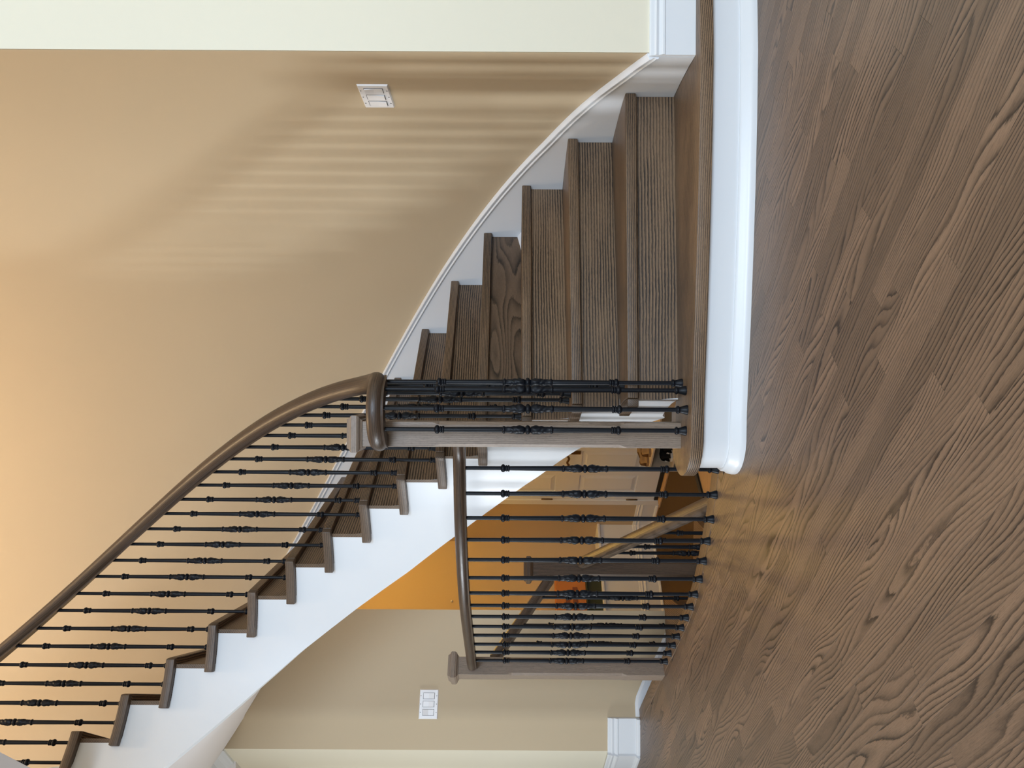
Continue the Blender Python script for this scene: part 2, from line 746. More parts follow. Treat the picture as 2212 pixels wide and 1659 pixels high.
def run(p0, p1, n, prof):
    """profile [(out, z)] extruded between two plan points; n = outward normal"""
    p0, p1, n = Vector((p0[0], p0[1], 0)), Vector((p1[0], p1[1], 0)), Vector((n[0], n[1], 0)).normalized()
    k = len(prof)
    V = [p0 + n * a + Vector((0, 0, b)) for a, b in prof] + [p1 + n * a + Vector((0, 0, b)) for a, b in prof]
    F = [tuple(range(k))[::-1], tuple(range(k, 2 * k))]
    for i in range(k):
        j = (i + 1) % k
        F.append((i, j, k + j, k + i))
    return V, F


def base_prof(z0, h, shoe=True, t=.015):
    top = [(t, z0 + h * .66), (t + .004, z0 + h * .68), (t + .004, z0 + h * .72), (t + .001, z0 + h * .75), (t * .8, z0 + h * .80), (t + .001, z0 + h * .86), (t - .004, z0 + h * .90), (t - .005, z0 + h * .97), (t - .008, z0 + h)]
    if shoe:
        return [(0, z0), (t + .014, z0), (t + .014, z0 + .010), (t + .009, z0 + .020), (t, z0 + .024)] + top + [(0, z0 + h)]
    return [(0, z0), (t, z0)] + top + [(0, z0 + h)]


v, f = run((1.078, 2.395), (1.40, 2.395), (0, -1), base_prof(RISE, .149, False))
br = mesh('baseboard_right', v, f, M_WHITE)
tag(br, kind='structure')
v, f = run((1.40, 2.395), (3.0, 2.395), (0, -1), base_prof(0, .17))
tag(mesh('baseboard_right_low', v, f, M_WHITE), kind='structure')
v, f = run(S0, S1 + Vector((-.012, 0, 0)), (-.04, -1), base_prof(0, .193))
tag(mesh('baseboard_return', v, f, M_WHITE), kind='structure')
v, f = run(S1 + Vector((-.008, -.012, 0)), S2, (-.71, -.70), base_prof(0, .193))
tag(mesh('baseboard_side_room', v, f, M_WHITE), kind='structure')
crown = [(0, CEIL1 - .11), (.012, CEIL1 - .11), (.012, CEIL1 - .095), (.02, CEIL1 - .085), (.03, CEIL1 - .06), (.055, CEIL1 - .035), (.075, CEIL1 - .03), (.075, CEIL1 - .016), (.09, CEIL1 - .012), (.09, CEIL1), (0, CEIL1)]
v, f = run(S1, S2, (-.71, -.70), crown)
tag(mesh('trim_1', v, f, M_WHITE), kind='structure')
# casing of an opening further down the side-room wall
cs = S1 + (S2 - S1) * .128
dn = (S2 - S1).normalized()
v, f = run(cs, cs + dn * .09, (-.71, -.70), [(0, .19), (.02, .19), (.02, 2.2), (0, 2.2)])
tag(mesh('trim_2', v, f, M_CREAM), kind='structure')

# ---------------------------------------------------------------- basement hall
HA = Vector((.69, -.72, 0)).normalized()          # along the door wall, to the right
HN = Vector((-.72, -.69, 0)).normalized()         # towards the camera
P_A = Vector((-.767, 6.34, 0))
hinge = Vector((-1.04, 6.625, 0))
cornerAB = Vector((-1.33, 6.93, 0))
cornerUp = Vector((-1.544, 7.15, 0))
BD = Vector((-.654, -.56, 0)).normalized()
BN = Vector((.56, -.654, 0)).normalized()
door_w = .80
d_end = hinge + HA * (door_w + .01)
a_end = hinge + HA * 2.6


def wall_seg(p0, p1, n, z0, z1, t=.12):
    p0, p1 = Vector(p0), Vector(p1)
    q = [p0, p1, p1 - n * t, p0 - n * t]
    return prism([(p.x, p.y) for p in q], z0, z1)


v, f = join([wall_seg(cornerUp - HA * .1, hinge - HA * .005, HN, HALLZ, 2.5), wall_seg(d_end, a_end, HN, HALLZ, 2.5),
             wall_seg(hinge - HA * .005, d_end, HN, HALLZ + 2.06, 2.5)])
tag(mesh('wall_hall_door', v, f, M_TAN), kind='structure')
bu = cornerUp
v, f = wall_seg(bu, bu + BD * 2.0, BN, HALLZ, 2.5)
tag(mesh('wall_hall', v, f, M_TAN), kind='structure')
l0, l1 = cornerAB, cornerAB + BD * 1.9
dep = .262
v, f = prism([(l0.x, l0.y), (l1.x, l1.y), (l1 - BN * dep)[:2], (l0 - BN * dep)[:2]], HALLZ, -.05)
led = mesh('trim_3', v, f, M_WHITE)
tag(led, kind='structure')
q = [l0 + BN * .02 - BD * .0, l1 + BN * .02, l1 - BN * dep, l0 - BN * dep]
v, f = prism([(p.x, p.y) for p in q], -.05, -.026)
mesh('ledge_cap', v, f, M_WHITE, led, bevel=.005)
v, f = run(l0, l1, BN, base_prof(HALLZ, .195))
tag(mesh('baseboard_hall', v, f, M_WHITE), kind='structure')
v, f = run(cornerAB, hinge - HA * .07, HN, base_prof(HALLZ, .195))
tag(mesh('baseboard_hall_door', v, f, M_WHITE), kind='structure')
v, f = prism([(-3.2, 4.0), (-1.4, 3.85), (-.35, 2.98), (1.6, 2.98), (1.6, 4.9), (-.9, 7.6), (-2.0, 7.6), (-3.4, 6.3)], HALLZ - .1, HALLZ - .004)
tag(mesh('floor_hall', v, f, M_LIGHTWOOD, wv=grain((0, 0, 0), (1, 0, 0))), kind='structure')
k0, k1 = Vector((-.26, 5.734, 0)), Vector((-1.75, 3.93, 0))
v, f = prism([(k0.x, k0.y), (k1.x, k1.y), (-2.4, 4.62), (-2.75, 5.65), (-1.36, 6.87)], HALLZ - .004, HALLZ + .004)
cp = mesh('carpet_runner', v, f, M_CARPET)
tag(cp, 'dark brown carpet on the landing floor below, in front of the door', 'carpet')
kd = (k1 - k0).normalized()
kn = Vector((-kd.y, kd.x, 0))
v, f = obox(((k0 + k1) / 2)[:2], kd, ((k1 - k0).length, .05), HALLZ + .0045, HALLZ + .011)
mesh('edging', v, f, M_BLACK, cp)
v, f = prism([(-3.3, 4.6), (-2.2, 4.56), (-1.5, 4.75), (-.5, 4.78), (.3, 4.5), (.9, 4.0), (1.8, 3.2), (1.8, 5.2), (-.8, 7.7), (-2.2, 7.7)], 2.5, 2.6)
tag(mesh('ceiling_hall', v, f, M_CEIL), kind='structure')
v, f = join([wall_seg(Vector((1.5, 2.9, 0)), Vector((1.5, 4.4, 0)), Vector((-1, 0, 0)), HALLZ, -.02), wall_seg(Vector((.3, 2.9, 0)), Vector((1.5, 2.9, 0)), Vector((0, 1, 0)), HALLZ, -.31)])
tag(mesh('wall_hall_right', v, f, M_TAN), kind='structure')

# the hall door: six raised panels, frame, hinges, handle
dr = empty('door_1', (hinge.x, hinge.y, HALLZ), kind='structure')
ang = math.atan2(HA.y, HA.x)


def dloc(x, y, z):      # x along door from the hinge, y out towards the camera, z above landing
    p = hinge + HA * x + HN * y
    return Vector((p.x, p.y, HALLZ + z))


def dbox(x0, x1, y0, y1, z0, z1):
    v = [dloc(x, y, z) for z in (z0, z1) for x, y in ((x0, y0), (x1, y0), (x1, y1), (x0, y1))]
    f = [(3, 2, 1, 0), (4, 5, 6, 7)] + [(i, (i + 1) % 4, 4 + (i + 1) % 4, 4 + i) for i in range(4)]
    return v, f


rows = [(.235, .745), (.95, 1.55), (1.66, 1.90)]
cols = [(.11, .355), (.445, .69)]
parts = [dbox(0, door_w, -.035, -.012, .015, 2.045)]
for x0, x1 in ((0, .11), (.355, .445), (.69, door_w)):
    parts.append(dbox(x0, x1, -.012, 0, .015, 2.045))
for z0, z1 in ((.015, .235), (.745, .95), (1.55, 1.66), (1.90, 2.045)):
    for x0, x1 in cols:
        parts.append(dbox(x0, x1, -.012, 0, z0, z1))
v, f = join(parts)
mesh('door_leaf', v, f, M_WHITE, dr)
for z0, z1 in rows:
    for x0, x1 in cols:
        V_p = [dloc(x, y, z) for (y, g) in ((-.012, .006), (-.001, .045)) for x, z in ((x0 + g, z0 + g), (x1 - g, z0 + g), (x1 - g, z1 - g), (x0 + g, z1 - g))]
        F_p = [(4, 5, 6, 7)] + [(i, (i + 1) % 4, 4 + (i + 1) % 4, 4 + i) for i in range(4)]
        mesh('panel', V_p, F_p, M_WHITE, dr)
v, f = join([dbox(-.065, -.002, 0, .018, 0, 2.12), dbox(door_w + .002, door_w + .065, 0, .018, 0, 2.12), dbox(-.002, door_w + .002, 0, .018, 2.055, 2.12)])
mesh('door_frame', v, f, M_WHITE, dr)
v, f = dbox(0, door_w, -.05, .09, -.0, .014)
mesh('threshold', v, f, M_LIGHTWOOD, dr, wv=grain((0, 0, 0), HA))
v, f = dbox(.003, door_w - .003, .0, .012, .016, .05)
mesh('weather_strip', v, f, M_BLACK, dr)
for z in (.25, 1.02, 1.78):
    bm = bmesh.new()
    lathe_bm(bm, [(.004, -.052), (.007, -.048), (.007, -.02), (.0055, -.019), (.007, -.018), (.007, .018), (.0055, .019), (.007, .02), (.007, .048), (.004, .052)], 10, M=Matrix.Translation(dloc(.0, .006, z)))
    finish('hinge', bm, M_BRASS, dr, smooth=True)
hz = .86
hp = spline([dloc(.68, .05, hz + .01), dloc(.65, .052, hz), dloc(.60, .052, hz + .012), dloc(.56, .05, hz - .005), dloc(.545, .05, hz + .008)], 4)
hd = sweep('handle', hp, [(.008 * math.cos(t), .010 * math.sin(t)) for t in [i * math.pi / 4 for i in range(8)]], M_BRASS, dr, wood=False)
v, f = dbox(.66, .70, 0, .012, hz - .1, hz + .08)
mesh('handle_plate', v, f, M_BRASS, dr, bevel=.004)

# ---------------------------------------------------------------- staircase
stair = empty('staircase', pol(1.5, 0, 0), 'curved staircase with brown oak treads and risers and a white stringer', 'staircase')
OV = 1.55                                         # riser set back, degrees at mid width


def tread_outline(k, r0, r1):
    a0, a1 = th(k), th(k + 1) + 1.6
    p = [pol(r0, a0), pol(r1, a0)]
    p += [pol(r1, a) for a in frange(a0, a1, 4)[1:]]
    p += [pol(r0, a) for a in frange(a1, a0, 6)[:-1]]
    return p


for k in range(2, 16):
    z1 = k * RISE
    v, f = prism(tread_outline(k, RS + .0015, RO), z1 - .040, z1)
    mid = th(k) + 3
    d = Vector((math.cos(R(th(k))), math.sin(R(th(k))), 0))
    t = mesh('tread', v, f, M_STEP, stair, smooth=True, bevel=.0045, seg=3, wv=grain(pol(1, mid, z1), d))
    # mitred return nosing along the open end
    a0, a1 = th(k), th(k) + 12.6
    out = [pol(RI, a) for a in frange(a0 + .25, a1, 8)] + [pol(RS, a) for a in frange(a1, a0, 8)]
    v, f = prism(out, z1 - .040, z1)
    off = (random.uniform(0, 90), random.uniform(0, 90), random.uniform(0, 90))

    def fn(p, off=off):
        x, y = p.x - CX, p.y - CY
        return (math.atan2(y, x) * 1.0 + off[0], p.z + off[1], math.hypot(x, y) + off[2])
    mesh('return_nosing', v, f, M_NOSE, t, smooth=True, bevel=.004, seg=2, wv=fn)
    # riser
    zb = (k - 1) * RISE
    pr = Vector((-math.sin(R(th(k))), math.cos(R(th(k))), 0)) * .030
    p0, p1 = Vector(pol(RS - .0005, th(k), 0)) + pr, Vector(pol(RO, th(k), 0)) + pr
    v, f = prism([(p0.x, p0.y), (p1.x, p1.y), (p1 + pr * .6)[:2], (p0 + pr * .6)[:2]], zb, z1 - .0405)
    mt = M_CATH if k == 5 else M_STEP
    kk = 1.0
    mesh('riser', v, f, mt, stair, wv=grain((p0 + p1) / 2 + Vector((0, 0, zb)), p1 - p0, up=pr))

# starting step: bullnose tread over a white curved riser
def s1_outline(off):
    """off = how far the outline sits inside the tread edge"""
    c = Vector((-.168, 2.560))
    r = .150 - off
    pts = []
    for a in frange(95, 262, 16):
        pts.append((c.x + r * math.cos(R(a)), c.y + r * math.sin(R(a))))
    for x, y in ((-.09, 2.408), (0, 2.398), (.2, 2.374), (.42, 2.352), (.64, 2.334), (.86, 2.322), (1.07, 2.318), (1.24, 2.328)):
        pts.append((x, y + off))
    c2 = Vector((1.24, 2.478))
    for a in frange(278, 330, 6):
        pts.append((c2.x + r * math.cos(R(a)), c2.y + r * math.sin(R(a))))
    return pts, c


out, c = s1_outline(0)
out = out + [(1.36, 2.394), (1.091, 2.394)] + [pol(RO, a) for a in frange(-2, 6.8, 5)] + [pol(1.10, 6.8), pol(1.00, 9), pol(RI, 13)]
v, f = prism(out, RISE - .042, RISE)
t1 = mesh('tread', v, f, M_STEP, stair, smooth=True, bevel=.006, seg=3, wv=grain((0, 2.4, RISE), (1, -.1, 0)))
t1['label'] = 'wide bottom tread with rounded bullnose end'
rp, _ = s1_outline(.028)
back_ = []
inn, _ = s1_outline(.045)
v, f = prism(rp + inn[::-1], .0, RISE - .0425)
r1 = mesh('riser', v, f, M_WHITE, stair, smooth=True)
r1['label'] = 'white painted curved bottom riser'
# shoe moulding round it
path = [Vector((p[0], p[1], 0)) for p in rp]
sweep('shoe_molding', path, [(0, 0), (.022, 0), (.022, .012), (.019, .024), (.013, .032), (.011, .044), (.006, .05), (0, .05)], M_WHITE, stair, upv='z', wood=False)
# moulding below the tread
# stringer
bm = bmesh.new()
rs0, rs1 = RS + .0012, RS + .030
cols_ = []
ov = math.degrees(.030 / RS)


def stop_z(a):
    k = math.floor((a - ov - th(2)) / STEP) + 2
    return min(16, k) * RISE - .0405 if k >= 2 else RISE


angs = set(frange(12.0, 145, 90))
for k in range(2, 17):
    angs.add(th(k) + ov - .01)
    angs.add(th(k) + ov + .01)
angs = sorted(a for a in angs)
prev = None
for a in angs:
    top = stop_z(a)
    if a > th(16):
        top = 16 * RISE - .0405
    bot = sbot(a) if a > 22.8 else RISE + .0005
    top = max(top, bot + .002)
    ring = [bm.verts.new(pol(r, a, z)) for r, z in ((rs0, bot), (rs0, top), (rs1, top), (rs1, bot))]
    if prev:
        for i in range(4):
            j = (i + 1) % 4
            bm.faces.new((prev[i], prev[j], ring[j], ring[i]))
    else:
        bm.faces.new(ring)
    prev = ring
bm.faces.new(prev[::-1])
st = finish('stringer', bm, M_WHITE, stair, smooth=True)
st['label'] = 'white curved outer stringer'
# soffit
bm = bmesh.new()
prev = None
for a in frange(24, 145, 60):
    z, zo = sbot(a) + .018, sout(a)
    zm = .4 * z + .6 * zo
    ring = [bm.verts.new(pol(r, a, zz)) for r, zz in ((rs1 + .0005, z), (1.59, zm), (RW - .001, zo), (RW - .001, zo + .01), (1.59, zm + .03), (rs1 + .0005, z + .03))]
    if prev:
        for i in range(6):
            j = (i + 1) % 6
            bm.faces.new((prev[i], prev[j], ring[j], ring[i]))
    else:
        bm.faces.new(ring)
    prev = ring
bm.faces.new(prev[::-1])
so = finish('soffit', bm, M_CEIL, stair, smooth=True)
# outer fascia above the soffit beyond the wall, up to the ceiling
bm = bmesh.new()
prev = None
for a in frange(116.4, 145, 16):
    ring = [bm.verts.new(pol(r, a, zz)) for r, zz in ((RW, sout(a)), (RW + .012, sout(a)), (RW + .012, CEIL1 + .001), (RW, CEIL1 + .001))]
    if prev:
        for i in range(4):
            j = (i + 1) % 4
            bm.faces.new((prev[i], prev[j], ring[j], ring[i]))
    prev = ring
finish('fascia', bm, M_CEIL, stair, smooth=True)
# upper landing floor
v, f = prism([pol(RS, a) for a in (131.8, 136, 140, 145)] + [pol(RO, a) for a in (145, 140, 136, 131.8)], 16 * RISE - .04, 16 * RISE)
mesh('landing', v, f, M_STEP, stair, wv=grain((0, 0, 0), (1, 0, 0)))

# wall skirt with its cap moulding
def sktop(a):
    return nose(a) + interp(a, [(-2.5, .118), (0, .105), (2.6, .094), (8.4, .085), (15, .070), (40, .078), (130, .08)])


bm = bmesh.new()
prev = None
for a in frange(-2.45, 131, 70):
    zt, zb = sktop(a) - .012, max(RISE + .0005, min(nose(a) - .15, nose(a) - .30 if a < 60 else 9))
    ring = [bm.verts.new(pol(r, a, z)) for r, z in ((RO + .001, zb), (RW - .0005, zb), (RW - .0005, zt), (RO + .001, zt))]
    if prev:
        for i in range(4):
            j = (i + 1) % 4
            bm.faces.new((prev[i], prev[j], ring[j], ring[i]))
    else:
        bm.faces.new(ring)
    prev = ring
bm.faces.new(prev[::-1])
sk = finish('skirt_board', bm, M_WHITE, stair, smooth=True)
bm = bmesh.new()
prev = None
prof = [(.0005, -.034), (.017, -.034), (.020, -.030), (.020, -.026), (.016, -.022), (.017, -.014), (.022, -.008), (.022, -.003), (.015, 0), (.010, .004), (.0005, .004)]
for a in frange(-2.45, 131, 90):
    ring = [bm.verts.new(pol(RW - q, a, sktop(a) + z)) for q, z in prof]
    if prev:
        n_ = len(prof)
        for i in range(n_):
            j = (i + 1) % n_
            bm.faces.new((prev[i], prev[j], ring[j], ring[i]))
    else:
        bm.faces.new(ring)
    prev = ring
bm.faces.new(prev[::-1])
finish('skirt_molding', bm, M_WHITE, stair, smooth=True)

# ---------------------------------------------------------------- balusters
MESH = {}
RS_ = 1.10                                        # bar stock a little heavier than nominal


def flute(a, z):
    return 1 - .10 * (.5 + .5 * math.cos(8 * a)) * min(1, max(0, (.27 - abs(z)) / .03 if abs(z) > .1 else 1))


def shaft_mesh(u, d):
    """rod with two fluted tapering stretches; z = 0 at the leaf centre"""
    key = ('shaft', round(u, 3), round(d, 3))
    if key in MESH:
        return MESH[key]
    bm = bmesh.new()
    prof = [(.0068, -d), (.0068, -.305), (.0072, -.295), (.0076, -.27), (.0088, -.12), (.0090, -.085), (.0060, -.07), (.0060, .07), (.0090, .085), (.0088, .12), (.0076, .27), (.0072, .295), (.0068, .305), (.0068, u)]
    lathe_bm(bm, prof, 24, mod=lambda a, z: flute(a, z) if .08 < abs(z) < .296 else 1)
    bmesh.ops.recalc_face_normals(bm, faces=bm.faces)
    me = bpy.data.meshes.new('baluster')
    bm.to_mesh(me)
    bm.free()
    me.materials.append(M_IRON)
    me.shade_smooth()
    me.set_sharp_from_angle(angle=R(50))
    MESH[key] = me
    return me


def small_mesh(kind):
    if kind in MESH:
        return MESH[kind]
    bm = bmesh.new()
    if kind == 'knuckle':
        lathe_bm(bm, [(.0070, -.0165), (.0105, -.015), (.0118, -.012), (.0105, -.009), (.0085, -.0075), (.0105, -.006), (.0112, -.0035), (.0100, -.001), (.0085, .0005),
                      (.0120, .003), (.0136, .007), (.0136, .010), (.0120, .014), (.0080, .0165), (.0068, .018)], 18)
    elif kind == 'shoe':
        lathe_bm(bm, [(.0150, 0), (.0150, .004), (.0138, .009), (.0112, .018), (.0098, .025), (.0100, .028), (.0120, .030), (.0124, .033), (.0110, .037), (.0080, .038), (.0068, .041)], 18)
    elif kind == 'leaf_knot':
        lathe_bm(bm, [(.0075, -.0085), (.0110, -.007), (.0142, -.0025), (.0142, .0025), (.0110, .007), (.0075, .0085)], 20, mod=lambda a, z: 1 + .05 * math.cos(9 * a))
        for s in (1, -1):
            pr = []
            for i in range(15):
                t = i / 14
                z = .0085 + t * .069
                r = interp(t, [(0, .0078), (.05, .0105), (.16, .0131), (.30, .0136), (.5, .0122), (.75, .0098), (.92, .0090), (1, .0098)])
                pr.append((r, s * z))

            def leaf(a, z, s=s):
                t = (abs(z) - .0085) / .069
                k = min(1, t * 6) * min(1, (1 - t) * 8 + .1)
                w_ = math.cos(3 * a + 5.0 * math.sin(t * 5.5))
                v_ = math.cos(14 * t * math.pi + 2 * math.cos(3 * a))
                return 1 + k * (.11 * w_ + .045 * v_)
            lathe_bm(bm, pr, 24, mod=leaf)
            lathe_bm(bm, [(.0080, s * .076), (.0108, s * .0775), (.0120, s * .0800), (.0118, s * .0830), (.0098, s * .0852), (.0088, s * .087)], 18, mod=lambda a, z: 1 + .04 * math.cos(8 * a))
    bmesh.ops.recalc_face_normals(bm, faces=bm.faces)
    me = bpy.data.meshes.new(kind)
    bm.to_mesh(me)
    bm.free()
    me.materials.append(M_IRON)
    me.shade_smooth()
    me.set_sharp_from_angle(angle=R(60))
    MESH[kind] = me
    return me


def child(name, me, parent, loc, rot=(0, 0, 0)):
    o = bpy.data.objects.new(name, me)
    COL.objects.link(o)
    o.parent = parent
    o.location = loc
    o.rotation_euler = rot
    return o


def baluster(root, x, y, zb, zt, t, lean=(0, 0)):
    """zb base, zt underside of the rail, t = distance from zt to the upper knuckle"""
    zc = zt - t - .30
    o = child('baluster', shaft_mesh(zt - zc, zc - zb), root, Vector((x, y, zc)) - world_of(root), (lean[0], lean[1], random.uniform(0, 6.28)))
    child('shoe', small_mesh('shoe'), o, (0, 0, zb - zc))
    child('knuckle', small_mesh('knuckle'), o, (0, 0, .30))
    child('knuckle', small_mesh('knuckle'), o, (0, 0, -.30), (math.pi, 0, 0))
    child('leaf_knot', small_mesh('leaf_knot'), o, (0, 0, 0))
    return o


def newel(root, x, y, rot, z0, z1, mat=None, w=.089, grainseed=None):
    """square post with stopped chamfers and a moulded square cap"""
    mat = mat or M_POST
    h = z1 - z0
    bm = bmesh.new()
    M_ = Matrix.Translation((x, y, 0)) @ Matrix.Rotation(R(rot), 4, 'Z')
    lv = [(z0, .002), (z0 + .19, .002), (z0 + .215, .011), (z1 - .27, .011), (z1 - .245, .002), (z1, .002)]
    prev = None
    s = w / 2
    for z, c in lv:
        pts = []
        for sx, sy in ((1, -1), (1, 1), (-1, 1), (-1, -1)):
            a, b = (s * sx, s * sy)
            if sx * sy > 0:
                pts += [(a, b - c * sy), (a - c * sx, b)]
            else:
                pts += [(a - c * sx, b), (a, b - c * sy)]
        ring = [bm.verts.new(M_ @ Vector((p[0], p[1], z))) for p in pts]
        if prev:
            for i in range(8):
                j = (i + 1) % 8
                bm.faces.new((prev[i], prev[j], ring[j], ring[i]))
        else:
            bm.faces.new(ring[::-1])
        prev = ring
    bm.faces.new(prev)
    post = finish('newel_post', bm, mat, root, wv=grain((x, y, z0), (0, 0, 1), up=(math.cos(R(rot)), math.sin(R(rot)), 0)))
    bm = bmesh.new()
    prev = None
    for hw, z in ((.048, z1 + .0003), (.052, z1 + .006), (.060, z1 + .010), (.0645, z1 + .018), (.0645, z1 + .036), (.060, z1 + .041), (.056, z1 + .042), (.050, z1 + .054), (.0, z1 + .054)):
        ring = [bm.verts.new(M_ @ Vector((a * max(hw, .0005), b * max(hw, .0005), z))) for a, b in ((1, -1), (1, 1), (-1, 1), (-1, -1))]
        if prev:
            for i in range(4):
                j = (i + 1) % 4
                bm.faces.new((prev[i], prev[j], ring[j], ring[i]))
        else:
            bm.faces.new(ring[::-1])
        prev = ring
    bm.faces.new(prev)
    finish('cap', bm, mat, post, wv=grain((x, y, z0), M_.to_3x3() @ Vector((1, 0, 0)), up=(0, 0, 1)))
    return post


RAILP = [(-.024, -.030), (-.022, -.022), (-.030, -.014), (-.0335, -.004), (-.0335, .006), (-.031, .016), (-.024, .024), (-.014, .029), (0, .031),
         (.014, .029), (.024, .024), (.031, .016), (.0335, .006), (.0335, -.004), (.030, -.014), (.022, -.022), (.024, -.030)]

# main stair railing
rail = empty('stair_railing', (-.178, 2.602, RISE), 'black iron baluster railing with oak handrail climbing the curved staircase', 'railing')


def railz(a):
    z = nose(a) + .853
    k = 5.8
    if a < k - 6:
        return 1.240
    if a < k + 6:
        t = (a - (k - 6)) / 12
        return 1.240 + (z - 1.240 if a > k + 5.99 else 0) if False else 1.240 + (nose(k + 6) + .853 - 1.240) * t * t
    return z


pts = [(-.205, 2.556, 1.240), (-.190, 2.512, 1.240), (-.150, 2.476, 1.240), (-.086, 2.461, 1.240), (-.028, 2.482, 1.240), (-.0005, 2.520, 1.240)]
pts += [pol(RB, a, railz(a)) for a in frange(3.2, 15, 8)]
pts += [pol(RB, a, railz(a)) for a in frange(17, 133, 58)]
path = spline(pts, 3)
sweep('handrail', path, RAILP, M_RAIL, rail)
newel(rail, -.178, 2.602, 0, RISE, 1.302)
for x, y in ((.006, 2.543), (-.019, 2.488), (-.084, 2.463), (-.156, 2.482)):
    baluster(rail, x, y, RISE, 1.214, .19)
baluster(rail, *pol(RB, 9.4), 2 * RISE, railz(9.4) - .035, .20)
for k in range(3, 16):
    for da, tt in ((2.3, .15), (6.75, .15)):
        a = th(k) + da
        baluster(rail, *pol(RB, a), k * RISE, nose(a) + .853 - .035, .150)

# guard railing round the stair well
guard = empty('guard_railing', (-1.462, 3.749, 0), 'level curved iron baluster railing guarding the stair well at floor level', 'railing')
G = [(-.318, 2.75), (-.416, 2.767), (-.517, 2.81), (-.612, 2.861), (-.703, 2.914), (-.792, 2.976), (-.874, 3.046), (-.948, 3.119), (-1.021, 3.199), (-1.093, 3.285), (-1.161, 3.366), (-1.232, 3.45), (-1.303, 3.54), (-1.374, 3.623)]
for x, y in G:
    baluster(guard, x, y, 0, .952, .150)
gp = spline([(-.195, 2.652, .975), (-.25, 2.715, .975)] + [(x, y, .975) for x, y in G[0::2]] + [(-1.374, 3.623, .975), (-1.425, 3.70, .975)], 4)
sweep('handrail', gp, [(a * .92, b * .78) for a, b in RAILP], M_RAIL, guard)
newel(guard, -1.462, 3.749, 36.7, 0, 1.045)

# basement stair: treads, railing, second newel
bst = empty('basement_stairs', (-1.4, 4.0, HALLZ), 'brown oak steps going down to the landing below the curved staircase', 'staircase')
for k, (a0, a1) in enumerate(((97, 112.5), (84, 99)), 1):
    z = -k * RISE
    p = [pol(1.34, a) for a in frange(a0, a1, 4)] + [pol(2.13, a) for a in frange(a1, a0, 4)]
    v, f = prism(p, z - .03, z)
    mesh('tread', v, f, M_STEP, bst, wv=grain(pol(1.3, a0, z), (math.cos(R(a0)), math.sin(R(a0)), 0)))
    p = [pol(r, a) for r, a in ((1.34, a1 - 1.4), (2.13, a1 - 1.4), (2.13, a1 - .6), (1.34, a1 - .6))]
    v, f = prism(p, z, z + RISE - .031 - (.27 if k == 1 else 0) if k > 1 else -.31)
    if k > 1:
        mesh('riser', v, f, M_STEP, bst, wv=grain(pol(1.3, a0, z), (math.cos(R(a0)), math.sin(R(a0)), 0)))
# descending skirt on the curved wall
bm = bmesh.new()
prev = None
for a in frange(100, 116.3, 16):
    zt = interp(a, [(100.2, -.245), (107.3, -.115), (110.9, -.03), (113.7, .022), (116.4, .024)])
    ring = [bm.verts.new(pol(r, a, z)) for r, z in ((RW - .016, zt - .30), (RW - .0005, zt - .30), (RW - .0005, zt), (RW - .008, zt), (RW - .012, zt - .012), (RW - .016, zt - .016))]
    if prev:
        for i in range(6):
            j = (i + 1) % 6
            bm.faces.new((prev[i], prev[j], ring[j], ring[i]))
    else:
        bm.faces.new(ring)
    prev = ring
bm.faces.new(prev[::-1])
finish('skirt_board', bm, M_WHITE, bst, smooth=True)

brail = empty('basement_railing', (-1.07, 4.2, HALLZ), 'iron baluster railing with oak handrails descending to the lower landing', 'railing')
newel(brail, -1.075, 4.215, 28, HALLZ, .655, M_CATH, w=.085)
r1a, r1b = Vector((-1.432, 3.80, .865)), Vector((-1.115, 4.175, .560))
sweep('handrail', [r1a.lerp(r1b, t) for t in frange(0, 1, 6)], [(a * .9, b * .9) for a, b in RAILP], M_NOSE, brail)
r2a, r2b = Vector((-1.020, 4.165, .375)), Vector((-.475, 2.965, -.050))
sweep('handrail', [r2a.lerp(r2b, t) for t in frange(0, 1, 6)], RAILP, M_NOSE, brail)
for t, zb in ((.18, -.185), (.40, -.185), (.75, -.37)):
    p = r1a.lerp(r1b, t)
    baluster(brail, p.x, p.y, zb + .001, p.z - .03, .15)
for t in (.22, .34, .46, .58):
    p = r2a.lerp(r2b, t)
    baluster(brail, p.x, p.y, HALLZ, p.z - .03, .12)

RS_ = 1.0
